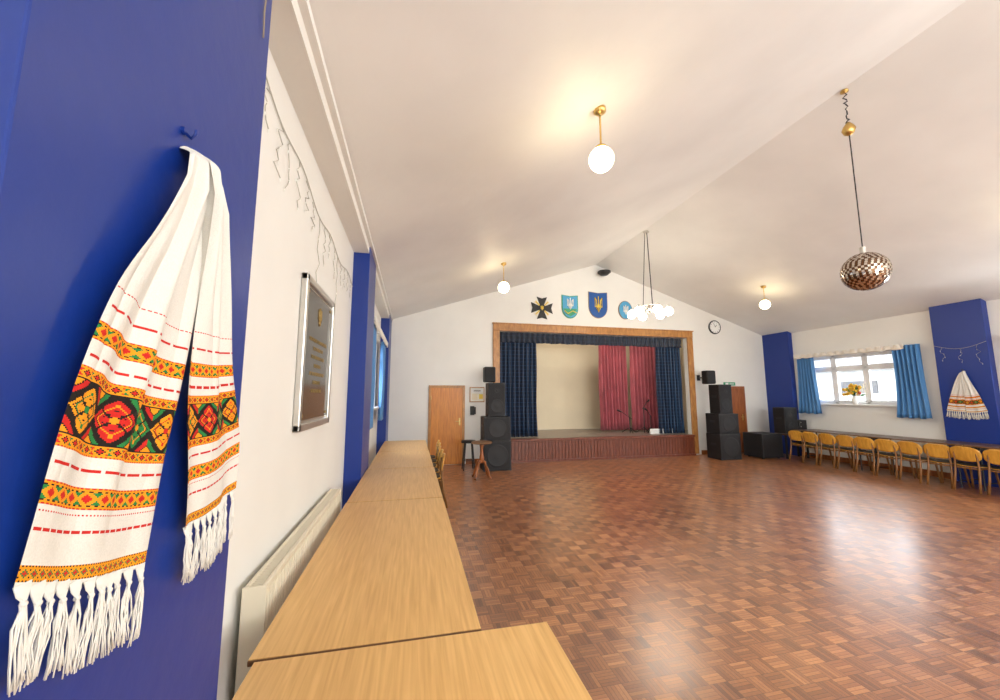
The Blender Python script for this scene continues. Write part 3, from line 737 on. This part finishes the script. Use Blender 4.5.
def towel_panel(name, LE, RE, xface, sg, parent, nfold, amp, xoff, nu=208, nv=380, fr_n=11, fr_len=.115, seed=1, scl=1.0, ph=0.):
    LE, RE = smooth_edge(LE), smooth_edge(RE); rnd = random.Random(seed)
    vs = []; fs = []; cols = []; W = nu+1
    LA = [edgept(LE, j/nv)[0] for j in range(nv+1)]; RA = [edgept(RE, j/nv)[0] for j in range(nv+1)]
    ll = edgept(LE, 1)[1]; rl = edgept(RE, 1)[1]
    for j in range(nv+1):
        v = j/nv; a, b = LA[j], RA[j]
        for i in range(nu+1):
            u = i/nu
            y = a[0]+(b[0]-a[0])*u; z = a[1]+(b[1]-a[1])*u-.012*sin(pi*u)*v
            env = min(1, v*6+.25)
            f = amp*(1-.5*v)*(.5+.5*sin(u*2*pi*nfold+ph+.6*sin(v*3)))*env
            f += .018*(1-v)**.8*abs(sin(u*pi*nfold*1.7+1.3+v))*env+.003*sin(u*17+v*9)
            roll = .012*(1-v)*sin(pi*u)
            over = -.035*max(0, 1-v/.04)**2
            z -= .018*(2*u-1)**2*max(0, 1-v/.05)
            vs.append((xface+sg*max(.004, xoff*(1-.55*v)+.006+f+roll+over), y, z))
    L_ = (ll+rl)/2
    for j in range(nv):
        for i in range(nu):
            fs.append((j*W+i, j*W+i+1, (j+1)*W+i+1, (j+1)*W+i)); c = stitch((i+.5)/nu, (1-(j+.5)/nv)*L_*scl)
            k = rnd.uniform(.94, 1.03); cols.append((c[0]*k, c[1]*k, c[2]*k, 1))
    me = bpy.data.meshes.new(name); me.from_pydata(vs, [], fs); me.materials.append(M['embro'])
    ca = me.color_attributes.new("Col", 'FLOAT_COLOR', 'CORNER'); flat = []
    for c in cols: flat += list(c)*4
    ca.data.foreach_set("color", flat); me.polygons.foreach_set("use_smooth", [True]*len(fs))
    o = bpy.data.objects.new(name, me); C.objects.link(o); o.parent = parent
    fb = B(name+"_fringe"); wd_ = abs(RE[-1][0]-LE[-1][0])/fr_n; ts = 1 if scl < 1.2 else 1.3
    for k in range(fr_n):
        u = (k+.5)/fr_n; p = Vector(vs[nv*W+int(u*nu)]); L2 = fr_len*rnd.uniform(.88, 1.08); sw = rnd.uniform(-.012, .012)
        dirv = Vector((0, (LE[-1][0]-LE[-4][0])*(1-u)+(RE[-1][0]-RE[-4][0])*u, 0))*.5
        kn = p+Vector((sg*.004, 0, -.022)); fb.sphere(kn, .0050*ts, 'linen', 8, 6)
        for s_ in range(13):
            a = (s_/12-.5)*wd_*.95; b = rnd.uniform(-.011, .011)
            q = [p+Vector((0, a, .006)), p+Vector((sg*.002, a*.7, -.009)), kn+Vector((rnd.uniform(-.002, .002), rnd.uniform(-.004, .004), 0))]
            for t in (.25, .5, .75, 1): q.append(kn+Vector((rnd.uniform(-.003, .004), b*(.7+.7*t)+sw*t*t+rnd.uniform(-.0015, .0015), -L2*t*rnd.uniform(.93, 1.02)))+dirv*t)
            for qq in q: qq.x = max(qq.x, xface+.003) if sg > 0 else min(qq.x, xface-.003)
            fb.tube(q, .0019*ts, 'linen', 5, r1=.0011)
    fb.done(parent=parent)
ru = empty("embroidered_towel")
towel_panel("left_panel", [(.990, 2.305), (.912, 2.12), (.870, 2.03), (.797, 1.885), (.735, 1.66), (.708, 1.43)],
            [(1.075, 2.315), (1.065, 2.1), (1.05, 1.93), (1.035, 1.69), (1.01, 1.52), (.985, 1.345)], PL, 1, ru, 2.4, .022, .012, seed=2)
towel_panel("right_panel", [(1.02, 2.315), (1.03, 2.1), (1.035, 1.93), (1.05, 1.69), (1.09, 1.5), (1.114, 1.374)],
            [(1.093, 2.30), (1.130, 2.12), (1.225, 1.83), (1.320, 1.66), (1.368, 1.56), (1.378, 1.405)], PL, 1, ru, 1.8, .020, .028, seed=4, fr_n=10, ph=2)
b = B("hook"); b.cyl((PL, 1.0, 2.335), (PL+.008, 1.0, 2.335), .010, 'blue'); b.tube([(PL, 1.0, 2.335), (PL+.02, 1.0, 2.318), (PL+.028, 1.0, 2.33), (PL+.028, 1.0, 2.34)], .004, 'blue', 8)
b.done(parent=ru)
ru2 = empty("small_embroidered_towel")
towel_panel("left_panel", [(5.32, 2.17), (5.42, 1.95), (5.51, 1.7), (5.60, 1.40)], [(5.27, 2.18), (5.27, 1.95), (5.28, 1.7), (5.30, 1.38)], PR, -1, ru2, 2, .02, .01, 104, 160, 10, .12, 5, 1.4)
towel_panel("right_panel", [(5.31, 2.17), (5.31, 1.95), (5.31, 1.7), (5.32, 1.36)], [(5.26, 2.18), (5.19, 1.95), (5.11, 1.7), (5.03, 1.40)], PR, -1, ru2, 2, .02, .02, 104, 160, 10, .12, 6, 1.4)
b = B("hook"); b.tube([(PR, 5.29, 2.2), (PR-.04, 5.29, 2.18), (PR-.05, 5.29, 2.21)], .005, 'metal', 8); b.done(parent=ru2)

# ------------------------------------------------------------------ lights
def area(name, loc, direction, sx, sy, power, col=(1, 1, 1)):
    l = bpy.data.lights.new(name, 'AREA'); l.shape = 'RECTANGLE'; l.size = sx; l.size_y = sy; l.energy = power; l.color = col
    o = bpy.data.objects.new(name, l); C.objects.link(o); o.location = loc; o.rotation_euler = Vector(direction).to_track_quat('-Z', 'Z').to_euler(); return o
area("daylight_window_2", (XR+.24, 3.2, 2.1), (-1, 0, -.1), 2.1, 1.2, 370, (.94, .97, .98))
area("daylight_window_1", (XR+.24, -1.9, 2.1), (-1, 0, -.1), 1.9, 1.2, 310, (.94, .97, .98))
area("daylight_window_4", (XL-.24, -1.9, 2.1), (1, 0, -.1), 1.9, 1.2, 260, (.94, .97, .98))
area("rear_fill_light", (5, YF+.3, 2.6), (0, 1, .12), 7, 2.2, 450, (.96, .99, .98))  # unseen fill panel behind the camera, added to brighten the hall; no fixture there
area("stage_batten_light", (5, 10.3, 4.1), (0, .25, -1), 5, .3, 48, (1, .90, .74))

wd = bpy.data.worlds.new("sky"); bpy.context.scene.world = wd; wd.use_nodes = True
bg = wd.node_tree.nodes["Background"]; bg.inputs["Color"].default_value = (.88, .94, 1, 1); bg.inputs["Strength"].default_value = 10.0

bpy.context.scene.view_settings.view_transform = 'Standard'
# ------------------------------------------------------------------ camera
psi, th = math.atan(.2274), math.atan(45/380)
F = Vector((sin(psi)*cos(th), cos(psi)*cos(th), sin(th))); R = Vector((cos(psi), -sin(psi), 0)); U = R.cross(F)
cam = bpy.data.cameras.new("camera"); co = bpy.data.objects.new("camera", cam); C.objects.link(co)
mw = Matrix((R, U, -F)).transposed().to_4x4(); mw.translation = Vector((0, 0, 1.70)); co.matrix_world = mw
cam.sensor_width = 36; cam.lens = 13.68; cam.clip_start = .02
bpy.context.scene.camera = co
